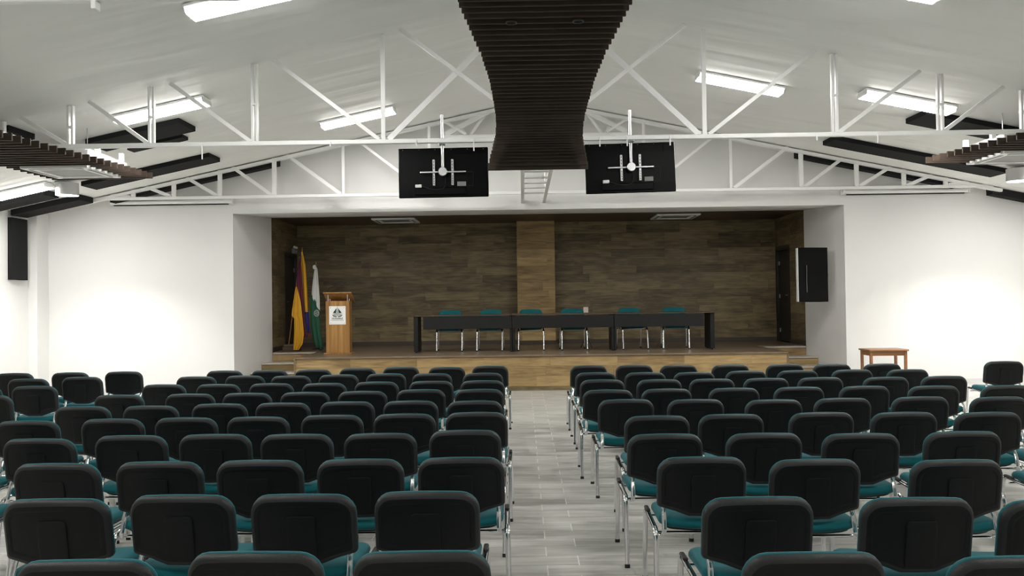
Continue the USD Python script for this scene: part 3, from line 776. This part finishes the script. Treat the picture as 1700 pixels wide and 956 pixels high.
# ------------------------------------------------------------------ lectern
t = thing('lectern', 'tall oak lectern with a white emblem plate, left end of the stage', 'lectern', (-3.612, 15.8, ZS))
obj('body', bbox(-.232, .232, 0, .22, .022, 1.03, .004), 'lectern_wood', t)
obj('base', bbox(-.275, .275, -.03, .25, 0, .022, .004), 'lectern_wood', t)
tb = bbox(-.275, .275, -.215, .215, -.012, .012, .004)
tb.apply_transform(trimesh.transformations.rotation_matrix(math.radians(-27), (1, 0, 0))); tb.apply_translation((0, .165, 1.095))
obj('reading_board', tb, 'lectern_wood', t)
for x in (-.19, .19):
    for y, z in ((.03, 1.152), (.185, 1.073)): obj('post', cyl((x, y, 1.03), (x, y, z), .010, 12), 'chrome', t, smooth=40)
pl = obj('emblem_plate', bbox(-.165, .16, -.008, -.0005, .57, .93, .003), 'pale_plate', t, label='white plate with green rice emblem')
def flat(poly, y=-.0105, th=.0022):
    return prism_y(poly, y, y + th)
cx0 = -.003
em = []
for s in (-1, 1):
    em.append(flat([(cx0 + s * .02, .885), (cx0 + s * .085, .80), (cx0 + s * .03, .79)][::s]))
    cu = [(cx0 + s * x, z) for x, z in ((.012, .725), (.05, .735), (.10, .765), (.085, .735), (.045, .718), (.012, .715))]
    em.append(flat(cu[::s]))
obj('emblem', cat_(*em), 'logo_green', pl)
gr = []
def grain(x, z, a, r=.012, l=.022):
    p = [(x + l * math.cos(g) * math.cos(a) - r * math.sin(g) * math.sin(a), z + l * math.cos(g) * math.sin(a) + r * math.sin(g) * math.cos(a)) for g in np.linspace(0, 2 * math.pi, 12, endpoint=False)]
    return p
from shapely.geometry import LineString
lines = []
for z in (.755, .782, .809, .836, .863): 
    for s in (-1, 1): lines.append(Polygon(grain(cx0 + s * .012, z, math.pi / 2 - s * .6)).exterior)
lines.append(Polygon(grain(cx0, .892, math.pi / 2)).exterior)
for s in (-1, 1):
    for q, (x, z) in enumerate(((.035, .745), (.055, .757), (.045, .772), (.07, .775))): lines.append(Polygon(grain(cx0 + s * x, z, math.pi / 2 - s * .9, .009, .018)).exterior)
ring_ = [trimesh.creation.extrude_polygon(l.buffer(.0016), .002, engine='earcut') for l in lines]
g = cat_(*ring_); v = g.vertices.copy(); g.vertices = np.c_[v[:, 0], -.0105 + .002 - v[:, 2], v[:, 1]]
obj('rice_ear', g, 'logo_green', pl)
def lettering(s, h, x, z, bold=False, width=None):
    m = meshkit.text_mesh(s, h, .0018, bold)
    w = m.bounds[1][0] - m.bounds[0][0]
    if width: m.apply_scale((width / w, 1, 1)); w = width
    v = m.vertices.copy(); v[:, 0] -= m.bounds[0][0] + w / 2
    m.vertices = np.c_[x + v[:, 0], -.0102 + .0018 - v[:, 2], z + v[:, 1]]; return m
obj('lettering', lettering('FEDEARROZ', .030, cx0, .672, True, .215), 'logo_black', pl)
obj('lettering', lettering('FEDERACION NACIONAL DE ARROCEROS', .009, cx0, .652, False, .26), 'logo_black', pl)
for x in (-.135, .13):
    for z in (.60, .90): obj('stud', moved(trimesh.creation.icosphere(1, .009), x, -.006, z), 'steel', pl, smooth=True)
gn = bez((-.20, .03, 1.20), (-.21, .03, 1.29), (-.10, .02, 1.31), 8) + bez((-.10, .02, 1.31), (.0, .0, 1.35), (.14, -.02, 1.37), 8)[1:]
mic = thing('gooseneck_microphone', 'thin black gooseneck microphone on top of the lectern', 'microphone', (-3.612, 15.8, ZS))
obj('stem', tube(gn, .0085, .0085, 8), 'black_rubber', mic, smooth=True)
obj('base', lathe([(0, 0), (.028, 0), (.028, .012), (.012, .03), (0, .03)], 16).apply_translation((-.20, .03, 1.176)), 'black_rubber', mic, smooth=40)
hd = trimesh.creation.icosphere(2, .018); hd.apply_scale((1.7, 1, 1)); hd.apply_translation((.16, -.022, 1.374))
obj('microphone_head', hd, 'black_rubber', mic, smooth=True)

# ------------------------------------------------------------------ flags
FY = 17.0
def drape(Lp, Rp, y0, amp=.030, folds=3.0, ph=0.0, n=36, m=16, th=.004):
    Lp, Rp = np.array(Lp, float), np.array(Rp, float)
    def along(P, t):
        s = np.r_[0, np.cumsum(np.linalg.norm(np.diff(P, axis=0), axis=1))]; s /= s[-1]
        return np.c_[np.interp(t, s, P[:, 0]), np.interp(t, s, P[:, 1])]
    t = np.linspace(0, 1, n); L_, R_ = along(Lp, t), along(Rp, t)
    V = []
    for side in (0, 1):
        for i in range(n):
            for j in range(m):
                f = j / (m - 1); q = L_[i] * (1 - f) + R_[i] * f
                y = y0 + amp * (.35 + .65 * t[i]) * math.sin(2 * math.pi * folds * f + ph + 1.6 * t[i]) + .35 * amp * math.sin(5 * t[i] + ph * 2)
                V.append((q[0], y + side * th, q[1]))
    Fc = []; N = n * m
    for i in range(n - 1):
        for j in range(m - 1):
            a = i * m + j; Fc += [(a, a + m, a + m + 1), (a, a + m + 1, a + 1)]
            a += N; Fc += [(a, a + m + 1, a + m), (a, a + 1, a + m + 1)]
    loop = [j for j in range(m)] + [i * m + m - 1 for i in range(1, n)] + [(n - 1) * m + j for j in range(m - 2, -1, -1)] + [i * m for i in range(n - 2, 0, -1)]
    for a, b in zip(loop, loop[1:] + loop[:1]): Fc += [(a, b, b + N), (a, b + N, a + N)]
    me = trimesh.Trimesh(np.array(V), np.array(Fc), process=False); me.fix_normals(); return me
def pole(t, p0, p1, r=.011, m='pine'):
    obj('pole', cyl(p0, p1, r, 12), m, t, smooth=40)
    d = np.array(p1) - np.array(p0); d /= np.linalg.norm(d)
    f = lathe([(0, -.01), (.012, -.01), (.018, .005), (.012, .02), (.004, .06), (0, .065)], 14); f.apply_translation(p1)
    obj('finial', f, 'brass', t, smooth=40)
t = thing('flag_stand', 'brown wooden flag base block at the left corner of the stage', 'flag stand', (-4.87, 17.0, ZS))
obj('block', bbox(-.15, .17, -.12, .16, 0, .09, .006), 'oak_dark_shaded_x', t)
obj('upper_block', bbox(-.13, .15, -.10, .14, .09, .14, .006), 'oak_dark_shaded_x', t)
t = thing('flag', 'yellow, blue and red flag hanging on the tallest pole at stage left', 'flag')
pole(t, (-4.80, 17.04, ZS + .135), (-4.628, 17.04, 2.76))
obj('yellow_band', drape([(-4.640, 2.723), (-4.642, 2.445), (-4.621, 2.065), (-4.599, 1.686), (-4.576, 1.458)], [(-4.614, 2.736), (-4.554, 2.444), (-4.520, 1.938), (-4.510, 1.685), (-4.500, 1.457)], 17.0, .018, 1.4), 'flag_yellow', t, smooth=True)
obj('blue_band', drape([(-4.580, 1.56), (-4.577, 1.307), (-4.553, 1.117), (-4.529, 1.028)], [(-4.499, 1.50), (-4.488, 1.306), (-4.477, 1.116), (-4.472, 1.015)], 17.012, .02, 1.6, .8), 'flag_blue', t, smooth=True)
obj('red_band', drape([(-4.545, 1.13), (-4.542, 1.029), (-4.517, .927)], [(-4.512, 1.13), (-4.500, 1.028), (-4.487, .977)], 17.03, .014, 1.2, .4, n=14), 'flag_red', t, smooth=True)
t = thing('flag', 'maroon and yellow flag hanging low in front of the yellow, blue and red one', 'flag')
pole(t, (-4.90, 16.93, ZS + .135), (-4.66, 16.95, 2.56))
obj('maroon_band', drape([(-4.667, 2.572), (-4.708, 2.256), (-4.723, 1.94), (-4.688, 1.687), (-4.640, 1.434), (-4.615, 1.118), (-4.590, .928)], [(-4.641, 2.597), (-4.607, 2.192), (-4.585, 1.812), (-4.570, 1.496), (-4.555, 1.243), (-4.540, 1.054), (-4.530, .928)], 16.90, .022, 2.0, .5), 'flag_maroon', t, smooth=True)
obj('yellow_band', drape([(-4.723, 1.978), (-4.763, 1.751), (-4.803, 1.499), (-4.817, 1.386), (-4.757, 1.334), (-4.763, 1.057), (-4.778, .804), (-4.785, .675)], [(-4.697, 1.991), (-4.661, 1.851), (-4.624, 1.686), (-4.601, 1.496), (-4.578, 1.244), (-4.554, 1.016), (-4.582, .802), (-4.672, .672)], 16.84, .026, 2.2, .2), 'flag_yellow', t, smooth=True)
t = thing('flag', 'white and green flag with an emblem, next to the lectern', 'flag')
obj('base', lathe([(0, 0), (.10, 0), (.10, .02), (.03, .045), (.018, .08), (0, .08)], 20).apply_translation((-4.35, 17.12, ZS)), 'skirting_dark', t, smooth=40)
pole(t, (-4.35, 17.12, ZS + .05), (-4.345, 17.06, 2.46))
obj('white_band', drape([(-4.363, 2.429), (-4.404, 2.164), (-4.432, 1.936), (-4.442, 1.80)], [(-4.313, 2.377), (-4.291, 2.061), (-4.269, 1.745), (-4.268, 1.47)], 17.03, .024, 2.0, .3), 'flag_white', t, smooth=True)
bw = trimesh.creation.icosphere(2, .03); bw.apply_scale((1.2, .7, 1.6)); bw.apply_translation((-4.372, 17.03, 2.40))
obj('bow', bw, 'flag_white', t, smooth=True)
obj('green_band', drape([(-4.445, 1.835), (-4.473, 1.558), (-4.476, 1.305), (-4.452, 1.116), (-4.428, .989), (-4.392, .80), (-4.367, .711)], [(-4.370, 1.721), (-4.271, 1.492), (-4.273, 1.303), (-4.250, 1.075), (-4.226, .924), (-4.202, .772), (-4.190, .671)], 17.02, .026, 2.3, .3), 'flag_green', t, smooth=True)
em = [trimesh.creation.torus(.058, .004, major_sections=24, minor_sections=6)]
for q in range(5):
    g = trimesh.creation.torus(.017, .003, major_sections=14, minor_sections=6); g.apply_translation((.03 * math.cos(q * 1.257), .03 * math.sin(q * 1.257), 0)); em.append(g)
em = cat_(*em); em.apply_transform(trimesh.transformations.rotation_matrix(math.pi / 2, (1, 0, 0))); em.apply_scale((.9, 1, 1.15)); em.apply_translation((-4.325, 16.985, 1.43))
obj('emblem', em, 'flag_white', t, smooth=True, label='white round emblem')

# ------------------------------------------------------------------ small things
t = thing('side_table', 'small brown wooden table against the right front wall', 'table', (6.38, 14.52, 0))
obj('table_top', bbox(-.345, .345, -.24, .24, .672, .702, .008), 'pine', t)
obj('apron', cat_(bbox(-.30, .30, -.20, -.18, .59, .672, .003), bbox(-.30, .30, .18, .20, .59, .672, .003), bbox(-.31, -.29, -.18, .18, .59, .672, .003), bbox(.29, .31, -.18, .18, .59, .672, .003)), 'pine', t)
for x in (-.30, .30):
    for y in (-.19, .19): obj('leg', bbox(x - .022, x + .022, y - .022, y + .022, 0, .672, .004), 'pine', t)

t = thing('camera_tripod', 'thin dark tripod with a beige card on top, behind the stage table', 'tripod', (1.285, 16.66, ZS))
obj('post', cyl((0, 0, .22), (0, 0, .74), .008, 10), 'steel', t)
for g in (.4, 2.5, 4.6): obj('leg', cyl((0, 0, .30), (.13 * math.cos(g), .13 * math.sin(g), .006), .006, 8), 'black_rubber', t)
obj('card', bbox(-.05, .05, -.006, .006, .70, .84, .002), 'beige_card', t, label='beige card')
obj('receiver_box', bbox(-.005, .075, -.03, .03, .21, .31, .006), 'pale_plate', t, label='white box')
